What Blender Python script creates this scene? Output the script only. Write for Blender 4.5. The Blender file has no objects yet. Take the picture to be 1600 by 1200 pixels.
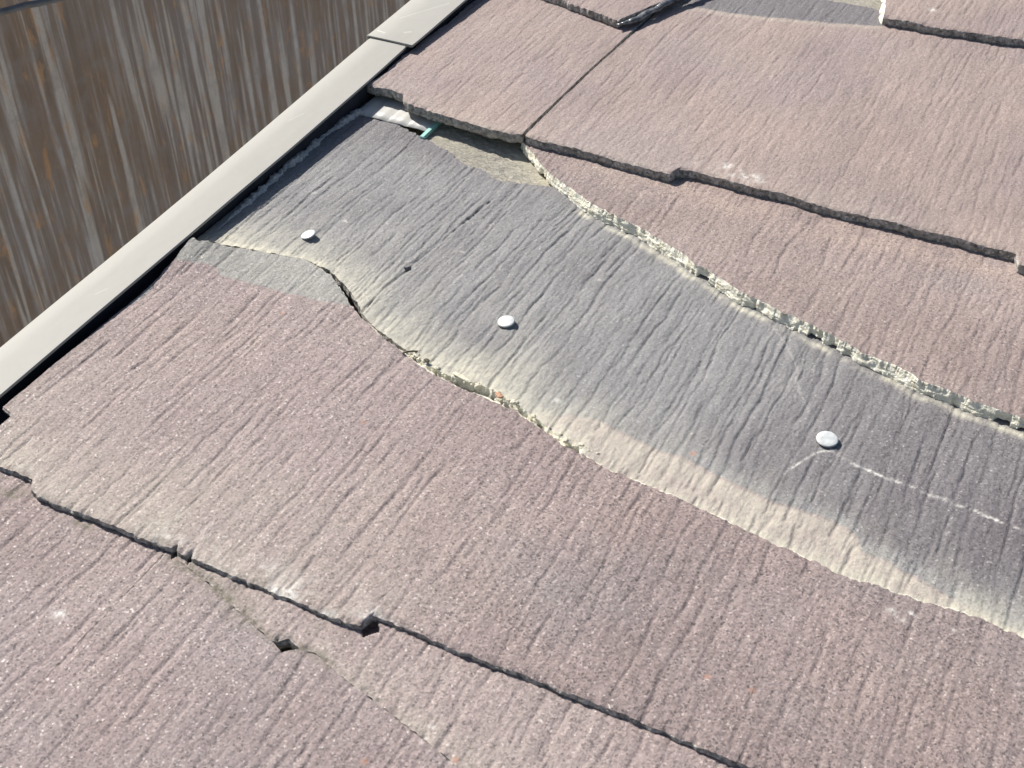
import bpy, bmesh, math, random
import numpy as np
from mathutils import Matrix, Vector

scene = bpy.context.scene
random.seed(7)
rng = np.random.default_rng(11)

# ---------------------------------------------------------------------------
# Roof survey, in millimetres on the roof plane: x runs along the eave, y runs
# up the slope, z stands off the slope.  The origin is the open joint of the
# upper whole course.
# ---------------------------------------------------------------------------
CAM_R = [[0.892871, 0.449996, -0.016894], [0.283431, -0.590738, -0.755444], [-0.349927, 0.669725, -0.654995]]
CAM_C = [319.37, -635.47, 414.25]
FOCAL_PX = 2072.25
SURVEY = {
 'A_crack': [[18.52,-371.93],[28.03,-374.42],[45.9,-378.82],[64.93,-385.53],[75.0,-388.9],[85.1,-391.71],[103.87,-389.31],[108.76,-391.01],[115.88,-393.57],[122.77,-395.48],[131.16,-397.21],[146.97,-401.51],[156.12,-403.81],[166.45,-406.59],[176.47,-409.65],[189.85,-413.71]],
 'A_hole': [[85.23,-391.64],[88.34,-385.09],[95.61,-387.5],[93.36,-392.49]],
 'B_bottom': [[-78.54,-365.32],[-74.02,-365.38],[-66.62,-365.36],[-59.83,-365.16],[-56.32,-370.19],[-50.49,-372.62],[-42.6,-372.63],[-28.8,-372.24],[-17.92,-371.93],[-8.14,-372.11],[2.24,-372.34],[17.68,-371.59],[29.8,-371.99],[59.75,-372.31],[82.97,-372.44],[106.69,-373.05],[112.62,-372.23],[113.96,-365.39],[118.23,-364.71],[130.79,-364.91],[153.5,-365.14],[163.95,-365.06],[176.8,-364.71],[188.67,-364.42],[201.57,-364.51],[221.73,-364.32],[248.02,-365.04],[268.83,-365.04],[296.35,-365.32]],
 'B_crack': [[-103.31,-202.99],[-106.45,-184.88],[-104.02,-183.69],[-100.66,-181.53],[-92.21,-179.67],[-83.47,-175.75],[-73.02,-172.86],[-62.05,-170.66],[-46.75,-168.84],[-34.4,-172.72],[-27.3,-176.19],[-13.6,-186.45],[-5.34,-192.17],[4.68,-199.65],[8.66,-201.18],[19.03,-207.09],[30.96,-212.15],[41.07,-215.68],[54.4,-221.36],[65.43,-224.63],[82.02,-227.07],[95.56,-228.19],[107.26,-230.09],[124.98,-235.35],[138.69,-241.21],[148.72,-242.41],[165.4,-247.16],[176.42,-248.04],[190.09,-249.28],[200.78,-250.98],[211.9,-252.78],[228.87,-255.71],[246.9,-258.2],[264.29,-261.08],[274.16,-263.15],[287.3,-261.56],[306.67,-262.38],[324.68,-260.34],[344.28,-262.35],[363.58,-264.82]],
 'B_crack_hi': [[-115.97,-178.53],[-106.37,-175.16],[-96.51,-174.52],[-74.3,-171.18],[-48.03,-167.06],[-38.49,-169.13],[-33.14,-170.51],[-25.88,-174.91],[-20.88,-178.99],[-13.2,-184.23],[-3.28,-190.71],[5.82,-197.95],[14.17,-202.88],[21.25,-205.91],[30.18,-209.68],[40.09,-212.82],[54.29,-218.71],[64.63,-220.73],[80.45,-220.97],[93.62,-221.86],[105.79,-225.21],[124.17,-232.33],[138.31,-239.04],[148.37,-240.25]],
 'G_top': [[-114.04,2.57],[-103.15,-6.61],[-96.56,-8.11],[-90.15,-12.5],[-72.59,-18.63],[-59.18,-22.86],[-52.56,-24.95],[-41.6,-30.11],[-32.33,-32.46],[-17.46,-42.14],[-9.24,-41.39],[5.02,-47.5],[11.72,-47.42],[18.74,-44.72],[29.37,-42.64],[39.28,-40.91],[45.57,-38.57]],
 'ridge': [[-114.61,8.22],[-113.09,-10.61],[-114.86,-30.46],[-116.57,-49.71],[-114.72,-73.62],[-115.52,-92.8],[-113.94,-106.95],[-112.91,-122.56],[-111.25,-167.47]],
 'C_crack': [[1.1,-6.58],[6.32,-12.77],[15.89,-20.08],[25.24,-28.92],[36.99,-37.87],[44.7,-42.08],[55.44,-47.81],[62.24,-52.2],[71.43,-56.81],[82.37,-60.39],[91.35,-63.33],[99.7,-65.02],[111.77,-70.52],[120.81,-74.49],[134.91,-80.59],[143.01,-86.69],[150.69,-88.18],[164.04,-95.88],[174.72,-100.74],[186.57,-103.56],[196.49,-107.2],[205.58,-108.69],[219.49,-113.61],[227.15,-115.59],[239.43,-120.89],[249.55,-123.66],[254.96,-124.27],[265.52,-126.09],[271.08,-130.31],[277.71,-131.77],[284.87,-131.88],[294.25,-134.46],[303.1,-135.15],[311.94,-136.3],[320.58,-136.97],[346.39,-142.07]],
 'D1_bottom': [[-114.73,4.92],[-109.19,3.69],[-98.15,4.24],[-86.95,1.99],[-81.91,-4.21],[-76.46,-7.22],[-56.4,-10.37],[-37.56,-12.03],[-19.08,-13.65],[-2.0,-13.13],[4.19,-10.92]],
 'D1_left': [[-114.73,4.92],[-111.41,13.63],[-113.4,39.55],[-113.27,61.13],[-113.82,74.13],[-112.22,106.97],[-113.91,149.74]],
 'D_joint': [[4.87,-9.69],[5.17,44.07],[5.63,82.22],[8.26,162.33],[10.1,211.5]],
 'D2_bottom': [[5.92,-10.94],[14.83,-12.61],[39.5,-11.51],[65.16,-13.86],[81.32,-14.04],[97.51,-14.88],[100.33,-15.08],[103.15,-7.21],[107.69,-5.75],[117.44,-5.73],[133.19,-6.64],[148.69,-7.53],[163.31,-6.42],[186.28,-9.37],[200.77,-9.57],[214.88,-9.12],[228.81,-8.68],[242.71,-8.88],[256.29,-8.45],[273.37,-9.64],[292.53,-9.6],[296.02,-19.86],[317.39,-19.61]],
 'E1_bottom': [[-99.05,179.42],[-69.38,171.15],[-50.69,165.52],[-34.89,161.19],[-17.73,155.39],[-3.74,151.8]],
 'E1_right': [[-3.74,151.8],[5.83,179.06],[15.34,203.35],[21.05,239.21]],
 'E2_bottom': [[156.87,237.66],[174.1,239.24],[191.85,237.72],[208.44,240.3],[225.29,240.82],[249.54,245.13],[282.12,246.1]],
 'E2_left': [[156.87,237.66],[154.24,252.99],[151.31,266.12],[141.31,312.19]],
 'D2_grey': [[8.88,208.4],[21.9,207.45],[51.6,210.03],[82.8,214.78],[116.85,223.46],[141.75,231.18],[156.1,236.0]],
 'G_grey': [[80.48,-243.06],[118.71,-226.47],[127.63,-224.54],[135.18,-219.74],[146.35,-218.7],[154.98,-220.87],[164.86,-221.83],[175.26,-224.38],[184.85,-225.3],[190.87,-225.12],[207.05,-229.09],[234.04,-233.92],[252.49,-233.33],[266.14,-234.55],[273.23,-238.49],[276.8,-245.67],[285.76,-246.39],[304.05,-250.9],[321.77,-256.7],[344.01,-260.39],[363.62,-264.49]],
 'S_grey': [[-108.59,-203.68],[-103.3,-201.86],[-96.89,-199.43],[-86.9,-196.32],[-80.09,-201.21],[-70.64,-200.65],[-61.38,-199.89],[-50.89,-198.64],[-38.51,-199.13],[-27.5,-197.78],[-16.33,-196.86],[-6.24,-194.42],[-0.69,-193.45]],
 'nails': [[-59.34,-148.77],[74.44,-171.5],[244.17,-185.98]],
 'hole': [[5.58,-151.14]],
 'hairline': [[4.37,-199.29],[3.17,-172.17],[5.58,-151.14],[6.83,-136.86],[8.75,-120.45],[8.79,-110.36],[12.9,-67.57]],
 'white_crack': [[233.13,-214.18],[237.55,-205.01],[241.79,-194.86],[247.94,-190.83],[253.08,-193.47],[257.93,-195.26],[263.88,-196.0],[274.06,-196.86],[284.0,-197.32],[290.02,-199.23],[296.18,-199.68],[304.02,-200.58],[312.17,-200.82],[323.25,-202.96],[333.92,-203.91],[349.76,-206.24]],
 'pale_crack': [[197.21,-115.44],[205.5,-124.8],[216.23,-140.39],[218.64,-150.13],[223.82,-158.75],[229.82,-168.23]],
 'pale_crack2': [[217.27,-143.73],[215.12,-152.97],[215.23,-164.11]],
 'G_white': [[80.01,-60.77],[23.59,-124.31],[-49.86,-125.7],[122.72,-214.13],[-83.08,-107.65],[100.47,-114.99]],
 'D_scuff': [[139.92,1.49],[126.95,5.49],[184.68,264.35]],
 'S_white': [[296.59,-271.55],[300.33,-274.42],[303.21,-270.79],[319.38,-270.97],[275.31,-289.5]],
 'S_orange': [[-30.87,-215.08],[50.16,-268.41],[242.0,-334.99],[259.09,-333.67],[192.97,-220.28]],
 'A_white': [[1.65,-417.66],[1.88,-420.49],[159.73,-398.88],[160.06,-403.69]],
 'A_orange': [[145.63,-422.47],[174.26,-407.49]],
 'flash_edge': [[-65.55,-9.44],[-64.67,14.75]],
 'teal': [[-68.5,-9.96],[-65.16,-10.12],[-65.79,14.23],[-64.34,16.71]],
 'strip': [[-2.51,148.93],[2.89,157.43],[5.95,167.18],[11.02,180.44],[14.57,193.11],[21.82,211.55],[29.23,230.39]],
 'trim_in': [[-109.67,-331.67],[-111.89,-209.63],[-111.25,-83.36],[-115.98,44.28]],
 'trim_out': [[-136.36,-303.12],[-136.64,-149.18],[-145.38,56.04]],
 'lap': [[-146.83,55.35],[-133.04,56.57],[-118.05,61.44],[-111.37,58.41]],
 'trimU_in': [[-111.37,58.41],[-112.36,132.98]],
 'trimU_out': [[-146.83,55.35],[-148.04,116.61]],
 'chips': [[97.51,-224.14],[75.53,-220.19],[54.13,-216.56],[106.21,-226.04],[118.71,-230.53],[139.01,-239.17],[43.32,-214.63],[65.82,-222.87],[49.41,-218.92]],
}

S = {k: np.array(v, float) for k, v in SURVEY.items()}
MM = 0.001
PITCH = math.radians(8.0)
ROOF = Matrix.Translation((0, 0, 5.0)) @ Matrix.Rotation(PITCH, 4, 'X')

# ------------------------------------------------------------------ camera
cam_d = bpy.data.cameras.new('camera')
cam = bpy.data.objects.new('camera', cam_d)
scene.collection.objects.link(cam)
r0, r1, r2 = (Vector(r) for r in CAM_R)
M3 = Matrix((r0, -r1, -r2)).transposed()
cam.matrix_world = ROOF @ (Matrix.Translation(Vector(CAM_C) * MM) @ M3.to_4x4())
cam_d.sensor_width = 36.0
cam_d.lens = FOCAL_PX / 1600.0 * 36.0
cam_d.clip_start = 0.02
cam_d.clip_end = 200.0
cam_d.dof.use_dof = True
cam_d.dof.focus_distance = 0.70
cam_d.dof.aperture_fstop = 40.0
scene.camera = cam

# ------------------------------------------------------------------ light
to_sun = (ROOF.to_3x3() @ Vector((-1.08, 0.46, 1.0))).normalized()
elev = math.asin(to_sun.z)
azim = math.atan2(to_sun.x, to_sun.y)
world = bpy.data.worlds.new('World')
scene.world = world
world.use_nodes = True
wt = world.node_tree
wt.nodes.clear()
sky = wt.nodes.new('ShaderNodeTexSky')
sky.sky_type = 'NISHITA'
sky.sun_disc = False
sky.sun_elevation = elev
sky.sun_rotation = azim
sky.air_density = 1.0
sky.dust_density = 1.5
bg = wt.nodes.new('ShaderNodeBackground')
bg.inputs['Strength'].default_value = 0.06
wo = wt.nodes.new('ShaderNodeOutputWorld')
wt.links.new(sky.outputs[0], bg.inputs[0])
wt.links.new(bg.outputs[0], wo.inputs[0])
sun_d = bpy.data.lights.new('sun', 'SUN')
sun_d.energy = 4.6
sun_d.angle = math.radians(0.5)
sun_d.color = (1.0, 0.955, 0.89)
sun = bpy.data.objects.new('sun', sun_d)
scene.collection.objects.link(sun)
sun.rotation_euler = to_sun.to_track_quat('Z', 'Y').to_euler()
sun.location = to_sun * 20

vs = scene.view_settings
vs.view_transform = 'Standard'
vs.look = 'None'
vs.gamma = 1.0
vs.exposure = 0.70
vs.use_curve_mapping = False

# ------------------------------------------------------------------ materials
class NT:
    def __init__(self, name):
        self.m = bpy.data.materials.new(name)
        self.m.use_nodes = True
        self.t = self.m.node_tree
        self.t.nodes.clear()
        self.out = self.t.nodes.new('ShaderNodeOutputMaterial')
        self.b = self.t.nodes.new('ShaderNodeBsdfPrincipled')
        self.t.links.new(self.b.outputs[0], self.out.inputs[0])
        tc = self.t.nodes.new('ShaderNodeTexCoord')
        self.co = tc.outputs['Object']
    def L(self, a, b):
        self.t.links.new(a, b)
    def put(self, sock, v):
        if isinstance(v, bpy.types.NodeSocket):
            self.L(v, sock)
        else:
            sock.default_value = v
    def scale(self, sx, sy, sz, off=(0, 0, 0)):
        n = self.t.nodes.new('ShaderNodeMapping')
        n.inputs['Scale'].default_value = (sx, sy, sz)
        n.inputs['Location'].default_value = off
        self.L(self.co, n.inputs[0])
        return n.outputs[0]
    def noise(self, scale, detail=3, rough=0.55, co=None, dist=0.0, color=False):
        n = self.t.nodes.new('ShaderNodeTexNoise')
        n.inputs['Scale'].default_value = scale
        n.inputs['Detail'].default_value = detail
        n.inputs['Roughness'].default_value = rough
        n.inputs['Distortion'].default_value = dist
        self.L(co or self.co, n.inputs['Vector'])
        return n.outputs[1 if color else 0]
    def voronoi(self, scale, co=None, out=1, rnd=1.0):
        n = self.t.nodes.new('ShaderNodeTexVoronoi')
        n.inputs['Scale'].default_value = scale
        n.inputs['Randomness'].default_value = rnd
        self.L(co or self.co, n.inputs['Vector'])
        return n.outputs[out]
    def ramp(self, v, stops, interp='LINEAR'):
        n = self.t.nodes.new('ShaderNodeValToRGB')
        cr = n.color_ramp
        cr.interpolation = interp
        while len(cr.elements) < len(stops):
            cr.elements.new(0.5)
        for e, (p, c) in zip(cr.elements, stops):
            e.position = p
            e.color = (c, c, c, 1) if isinstance(c, (int, float)) else (*c, 1)
        self.L(v, n.inputs[0])
        return n.outputs[0]
    def mix(self, f, a, b, mode='MIX'):
        n = self.t.nodes.new('ShaderNodeMix')
        n.data_type = 'RGBA'
        n.blend_type = mode
        n.clamp_factor = True
        self.put(n.inputs[0], f)
        self.put(n.inputs[6], (*a, 1) if isinstance(a, tuple) else a)
        self.put(n.inputs[7], (*b, 1) if isinstance(b, tuple) else b)
        return n.outputs[2]
    def math(self, op, a, b=0.0, clamp=False):
        n = self.t.nodes.new('ShaderNodeMath')
        n.operation = op
        n.use_clamp = clamp
        self.put(n.inputs[0], a)
        self.put(n.inputs[1], b)
        return n.outputs[0]
    def attr(self, name):
        n = self.t.nodes.new('ShaderNodeAttribute')
        n.attribute_name = name
        s = self.t.nodes.new('ShaderNodeSeparateColor')
        self.L(n.outputs['Color'], s.inputs[0])
        return s.outputs[0], s.outputs[1], s.outputs[2], n.outputs['Alpha']
    def red(self, c):
        s = self.t.nodes.new('ShaderNodeSeparateColor')
        self.L(c, s.inputs[0])
        return s.outputs[0]
    def bump(self, h, dist, strength=1.0, prev=None):
        n = self.t.nodes.new('ShaderNodeBump')
        n.inputs['Distance'].default_value = dist
        n.inputs['Strength'].default_value = strength
        self.L(h, n.inputs['Height'])
        if prev is not None:
            self.L(prev, n.inputs['Normal'])
        return n.outputs[0]
    def finish(self, col, rough=0.85, normal=None, spec=0.3, metal=0.0):
        self.put(self.b.inputs['Base Color'], (*col, 1) if isinstance(col, tuple) else col)
        self.put(self.b.inputs['Roughness'], rough)
        self.b.inputs['Specular IOR Level'].default_value = spec
        self.b.inputs['Metallic'].default_value = metal
        if normal is not None:
            self.L(normal, self.b.inputs['Normal'])
        return self.m


def slate_material():
    k = NT('slate_face')
    grey, dust, white, orange = k.attr('wear')
    plum, moss, coarse, tan = k.attr('wear2')
    broad = k.noise(11, 4, 0.6)
    mid = k.noise(46, 4, 0.6)
    streak = k.noise(1.0, 4, 0.6, co=k.scale(330, 28, 60))
    fine = k.noise(620, 3, 0.7)
    pink = k.ramp(broad, [(0.30, (0.284, 0.227, 0.217)), (0.5, (0.316, 0.254, 0.243)), (0.70, (0.325, 0.269, 0.251))])
    pink = k.mix(k.ramp(mid, [(0.42, 0.0), (0.75, 0.40)]), pink, (0.278, 0.232, 0.224))
    pink = k.mix(plum, pink, (0.190, 0.140, 0.128))
    pink = k.mix(tan, pink, (0.365, 0.285, 0.248))
    gcol = k.ramp(mid, [(0.3, (0.205, 0.203, 0.206)), (0.7, (0.258, 0.255, 0.253))])
    gcol = k.mix(plum, gcol, (0.140, 0.126, 0.134))
    gfac = k.math('ADD', grey, k.math('MULTIPLY', k.math('SUBTRACT', fine, 0.5), 0.35), True)
    gfac = k.ramp(gfac, [(0.15, 0.0), (0.75, 1.0)])
    col = k.mix(gfac, pink, gcol)
    col = k.mix(k.ramp(streak, [(0.35, 0.16), (0.65, 0.0)]), col, (0.10, 0.085, 0.085))
    # sand facing: every grain its own tone
    cell = k.red(k.voronoi(1250))
    cell2 = k.red(k.voronoi(1150))
    amp = k.math('ADD', k.math('MULTIPLY', coarse, 0.75), 0.25)
    tone = k.ramp(cell, [(0.0, 0.58), (0.30, 0.96), (0.7, 1.03), (1.0, 1.36)])
    col = k.mix(amp, col, k.mix(1.0, col, tone, 'MULTIPLY'))
    lightg = k.ramp(cell, [(0.965, 0.0), (0.99, 0.38)])
    clump = k.ramp(k.noise(70, 3, 0.6), [(0.42, 0.15), (0.62, 1.0)])
    col = k.mix(k.math('MULTIPLY', k.math('MULTIPLY', lightg, clump), k.math('ADD', amp, 0.25, True)), col, (0.66, 0.62, 0.58))
    darkg = k.ramp(cell2, [(0.03, 0.75), (0.07, 0.0)])
    col = k.mix(k.math('MULTIPLY', darkg, amp), col, (0.075, 0.065, 0.065))
    # stains with a shape of their own
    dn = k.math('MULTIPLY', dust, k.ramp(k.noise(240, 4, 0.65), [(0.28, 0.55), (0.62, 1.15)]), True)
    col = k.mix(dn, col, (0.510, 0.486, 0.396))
    wn = k.math('MULTIPLY', white, k.ramp(k.noise(420, 3, 0.7), [(0.38, 0.25), (0.58, 1.4)]), True)
    col = k.mix(wn, col, (0.68, 0.66, 0.61))
    mn = k.math('MULTIPLY', moss, k.ramp(k.noise(380, 3, 0.7), [(0.40, 0.1), (0.60, 1.3)]), True)
    col = k.mix(mn, col, (0.150, 0.140, 0.100))
    col = k.mix(k.math('MULTIPLY', orange, 0.55), col, (0.50, 0.215, 0.105))
    h = k.math('ADD', k.math('MULTIPLY', fine, 0.7), k.math('MULTIPLY', cell, 0.5))
    nb = k.bump(h, 0.0007, 0.85)
    nb = k.bump(k.noise(180, 4, 0.6, co=k.scale(1.0, 0.25, 1.0)), 0.0016, 0.5, nb)
    rough = k.ramp(cell, [(0.93, 0.86), (0.99, 0.45)])
    return k.finish(col, rough, nb, 0.35)


def edge_material():
    k = NT('slate_cut_edge')
    n = k.noise(330, 4, 0.7)
    col = k.ramp(n, [(0.32, (0.10, 0.095, 0.088)), (0.52, (0.33, 0.31, 0.285)), (0.72, (0.58, 0.55, 0.51))])
    cell = k.red(k.voronoi(900))
    col = k.mix(k.ramp(cell, [(0.90, 0.0), (0.96, 0.7)]), col, (0.66, 0.63, 0.6))
    return k.finish(col, 0.92, k.bump(k.noise(700, 3, 0.7), 0.0008, 1.0), 0.2)


def fracture_material():
    k = NT('slate_broken_core')
    n = k.noise(300, 4, 0.65)
    col = k.ramp(n, [(0.30, (0.55, 0.51, 0.39)), (0.5, (0.80, 0.77, 0.64)), (0.7, (0.86, 0.84, 0.74))])
    return k.finish(col, 0.92, k.bump(k.noise(800, 4, 0.7), 0.0010, 1.0), 0.2)


def plain(name, c1, c2, scale, rough=0.8, bumpd=0.0, bscale=600, spec=0.3, metal=0.0):
    k = NT(name)
    n = k.noise(scale, 4, 0.6)
    col = k.ramp(n, [(0.33, c1), (0.67, c2)])
    nb = k.bump(k.noise(bscale, 3, 0.6), bumpd, 1.0) if bumpd else None
    return k.finish(col, rough, nb, spec, metal)


def felt_material():
    k = NT('underlay_felt')
    fib = k.noise(1.0, 5, 0.75, co=k.scale(420, 900, 500), dist=1.0)
    blotch = k.noise(38, 4, 0.6)
    col = k.ramp(fib, [(0.30, (0.085, 0.080, 0.070)), (0.47, (0.36, 0.34, 0.29)), (0.62, (0.58, 0.55, 0.48))])
    col = k.mix(k.ramp(blotch, [(0.35, 0.0), (0.7, 0.35)]), col, (0.42, 0.385, 0.31))
    d = k.attr('wear')[1]
    col = k.mix(d, col, (0.56, 0.52, 0.40))
    return k.finish(col, 0.95, k.bump(fib, 0.0016, 1.0), 0.15)


def plank_material():
    k = NT('weathered_plank')
    info = k.t.nodes.new('ShaderNodeObjectInfo')
    add = k.t.nodes.new('ShaderNodeVectorMath')
    add.operation = 'MULTIPLY_ADD'
    comb = k.t.nodes.new('ShaderNodeCombineXYZ')
    for i in range(3):
        k.L(info.outputs['Random'], comb.inputs[i])
    k.L(comb.outputs[0], add.inputs[0])
    add.inputs[1].default_value = (3.1, 7.7, 5.3)
    k.L(k.co, add.inputs[2])
    k.co = add.outputs[0]
    st = k.noise(1.0, 5, 0.58, co=k.scale(8, 46, 1.7), dist=0.2)
    st2 = k.noise(1.0, 5, 0.6, co=k.scale(8, 84, 3.2), dist=0.2)
    bl = k.noise(6, 5, 0.65)
    blot = k.noise(26, 4, 0.65)
    tone = k.ramp(info.outputs['Random'], [(0.0, (0.295, 0.214, 0.159)), (0.5, (0.333, 0.268, 0.224)), (1.0, (0.295, 0.254, 0.243))])
    col = k.mix(k.ramp(bl, [(0.36, 0.0), (0.62, 0.85)]), tone, (0.311, 0.207, 0.134))
    col = k.mix(k.ramp(st2, [(0.36, 0.75), (0.45, 0.0)]), col, (0.235, 0.175, 0.137))
    col = k.mix(k.ramp(st, [(0.515, 0.0), (0.575, 0.9)]), col, (0.650, 0.566, 0.481))
    col = k.mix(k.math('MULTIPLY', k.ramp(st2, [(0.53, 0.0), (0.60, 0.8)]), k.ramp(bl, [(0.35, 1.0), (0.60, 0.35)])), col, (0.650, 0.605, 0.572))
    col = k.mix(k.ramp(blot, [(0.30, 0.6), (0.52, 0.0)]), col, (0.345, 0.293, 0.260))
    rust = k.noise(1.0, 5, 0.7, co=k.scale(14, 48, 14), dist=0.5)
    col = k.mix(k.ramp(rust, [(0.56, 0.0), (0.67, 0.65)]), col, (0.676, 0.364, 0.156))
    fine = k.noise(260, 3, 0.6)
    col = k.mix(k.ramp(fine, [(0.3, 0.20), (0.7, 0.0)]), col, (0.208, 0.169, 0.143))
    return k.finish(col, 0.85, k.bump(st2, 0.002, 0.6), 0.2)


# scuffs on the trim: start, end, half width (mm on the roof)
SCRATCHES = [((-139.7, 88.2), (-119.6, 122.8), 0.28), ((-144.0, 66.0), (-137.0, 64.5), 0.7), ((-126.0, 70.5), (-121.5, 73.5), 0.6),
             ((-131.0, -60.0), (-127.5, -48.0), 0.22), ((-122.0, -250.0), (-119.0, -243.0), 0.2)]
def trim_material():
    k = NT('beige_coated_metal')
    n = k.noise(30, 4, 0.6)
    col = k.ramp(n, [(0.3, (0.335, 0.325, 0.295)), (0.7, (0.355, 0.345, 0.314))])
    sc = k.noise(1.0, 3, 0.6, co=k.scale(900, 60, 60))
    col = k.mix(k.ramp(sc, [(0.66, 0.0), (0.74, 0.25)]), col, (0.44, 0.425, 0.39))
    dirt = k.noise(1.0, 4, 0.65, co=k.scale(60, 9, 60))
    col = k.mix(k.ramp(dirt, [(0.50, 0.0), (0.75, 0.30)]), col, (0.27, 0.255, 0.22))
    sx = k.t.nodes.new('ShaderNodeSeparateXYZ')
    k.L(k.co, sx.inputs[0])
    wob = k.math('MULTIPLY', k.math('SUBTRACT', k.noise(140, 3, 0.6), 0.5), 0.0012)
    for (x1, y1), (x2, y2), hw in SCRATCHES:
        x1, y1, x2, y2 = x1 * MM, y1 * MM, x2 * MM, y2 * MM
        ln = math.hypot(x2 - x1, y2 - y1)
        a, b = (y2 - y1) / ln, -(x2 - x1) / ln
        dd = k.math('ADD', k.math('ADD', k.math('MULTIPLY', sx.outputs[0], a), k.math('MULTIPLY', sx.outputs[1], b)), -(a * x1 + b * y1))
        dd = k.math('ABSOLUTE', k.math('ADD', dd, wob))
        al = k.math('ADD', k.math('ADD', k.math('MULTIPLY', sx.outputs[0], -b), k.math('MULTIPLY', sx.outputs[1], a)), b * x1 - a * y1)
        al = k.math('ABSOLUTE', k.math('ADD', al, -ln / 2))
        m = k.math('MULTIPLY', k.math('LESS_THAN', dd, hw * MM), k.math('LESS_THAN', al, ln / 2))
        col = k.mix(k.math('MULTIPLY', m, 0.55), col, (0.56, 0.545, 0.50))
    sp = k.red(k.voronoi(420))
    col = k.mix(k.ramp(sp, [(0.985, 0.0), (0.99, 0.3)]), col, (0.36, 0.34, 0.30))
    return k.finish(col, k.ramp(n, [(0.3, 0.58), (0.7, 0.66)]), k.bump(k.noise(55, 3, 0.55), 0.0005, 0.6), 0.22)


M_SLATE = slate_material()
M_EDGE = edge_material()
M_CORE = fracture_material()
M_FELT = felt_material()
M_PLANK = plank_material()
M_TRIM = trim_material()
M_NAIL = plain('galvanised_nail', (0.42, 0.435, 0.435), (0.58, 0.60, 0.595), 300, 0.42, 0.0002, 900, 0.5)
M_SHEET = plain('pale_sheet_metal', (0.44, 0.43, 0.40), (0.52, 0.51, 0.48), 120, 0.45, 0.0, spec=0.4)
M_TEAL = plain('teal_painted_edge', (0.26, 0.52, 0.47), (0.33, 0.60, 0.54), 160, 0.5, 0.0, spec=0.4)
M_RUBBER = plain('dark_lead_strip', (0.030, 0.031, 0.033), (0.30, 0.30, 0.30), 170, 0.30, 0.0012, 300, 0.7, 0.5)
M_GRIT = plain('grey_grit', (0.40, 0.39, 0.38), (0.62, 0.60, 0.58), 420, 0.95, 0.0012, 900, 0.1)
M_CREAM = plain('cream_chip', (0.60, 0.55, 0.42), (0.70, 0.66, 0.54), 300, 0.9, 0.0008, 800, 0.2)
M_ORANGE = plain('orange_chip', (0.42, 0.25, 0.16), (0.54, 0.34, 0.23), 300, 0.9, 0.0008, 800, 0.2)
M_DARKCHIP = plain('brown_chip', (0.10, 0.09, 0.07), (0.20, 0.18, 0.13), 300, 0.9, 0.0008, 800, 0.2)
M_CABLE = plain('grey_cable_sheath', (0.075, 0.078, 0.085), (0.13, 0.13, 0.135), 40, 0.4, 0.0, spec=0.5)
M_DECK = plain('roof_deck_board', (0.20, 0.16, 0.11), (0.27, 0.22, 0.15), 30, 0.9)
M_GROUND = plain('concrete_yard', (0.27, 0.26, 0.24), (0.36, 0.35, 0.33), 3, 0.9)

# ------------------------------------------------------------------ helpers
def link(name, mesh, parent=None):
    o = bpy.data.objects.new(name, mesh)
    scene.collection.objects.link(o)
    if parent is not None:
        o.parent = parent
    return o

def tag(o, label=None, cat=None, group=None, kind=None):
    if label: o['label'] = label
    if cat: o['category'] = cat
    if group: o['group'] = group
    if kind: o['kind'] = kind
    return o

def place(o, x, y, z):
    """top-level thing standing on the roof; its local axes are the roof's"""
    o.matrix_world = ROOF @ Matrix.Translation((x * MM, y * MM, z * MM))
    return o

def np_mesh(name, verts, quads, mats, mat_idx=None, smooth=None, attrs=None):
    me = bpy.data.meshes.new(name)
    verts = np.ascontiguousarray(verts, np.float32)
    quads = np.ascontiguousarray(quads, np.int32)
    nf = len(quads)
    me.vertices.add(len(verts))
    me.vertices.foreach_set('co', verts.ravel())
    me.loops.add(nf * 4)
    me.loops.foreach_set('vertex_index', quads.ravel())
    me.polygons.add(nf)
    me.polygons.foreach_set('loop_start', np.arange(nf, dtype=np.int32) * 4)
    for m in mats:
        me.materials.append(m)
    if mat_idx is not None:
        me.polygons.foreach_set('material_index', np.ascontiguousarray(mat_idx, np.int32))
    me.polygons.foreach_set('use_smooth', np.ones(nf, bool) if smooth is None else np.ascontiguousarray(smooth, bool))
    for an, av in (attrs or {}).items():
        a = me.attributes.new(an, 'FLOAT_COLOR', 'POINT')
        a.data.foreach_set('color', np.ascontiguousarray(av, np.float32).ravel())
    me.update(calc_edges=True)
    return me

_LAT = rng.random((512, 512))
def vnoise(x, y, seed=0):
    x = np.asarray(x, float) + seed * 37.17
    y = np.asarray(y, float) + seed * 91.73
    xi = np.floor(x).astype(int); yi = np.floor(y).astype(int)
    fx = x - xi; fy = y - yi
    fx = fx * fx * (3 - 2 * fx); fy = fy * fy * (3 - 2 * fy)
    a = _LAT[xi & 511, yi & 511]; b = _LAT[(xi + 1) & 511, yi & 511]
    c = _LAT[xi & 511, (yi + 1) & 511]; d = _LAT[(xi + 1) & 511, (yi + 1) & 511]
    return (a * (1 - fx) + b * fx) * (1 - fy) + (c * (1 - fx) + d * fx) * fy - 0.5

def fbm(x, y, seed=0, octs=4, gain=0.5):
    s = 0.0; a = 1.0
    for i in range(octs):
        s = s + a * vnoise(np.asarray(x) * 2 ** i, np.asarray(y) * 2 ** i, seed + i * 3)
        a *= gain
    return s

def sstep(a, b, x):
    t = np.clip((x - a) / (b - a), 0, 1)
    return t * t * (3 - 2 * t)

def curve(pts):
    pts = np.array(sorted(map(tuple, pts)))
    return lambda u: np.interp(u, pts[:, 0], pts[:, 1])

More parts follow.
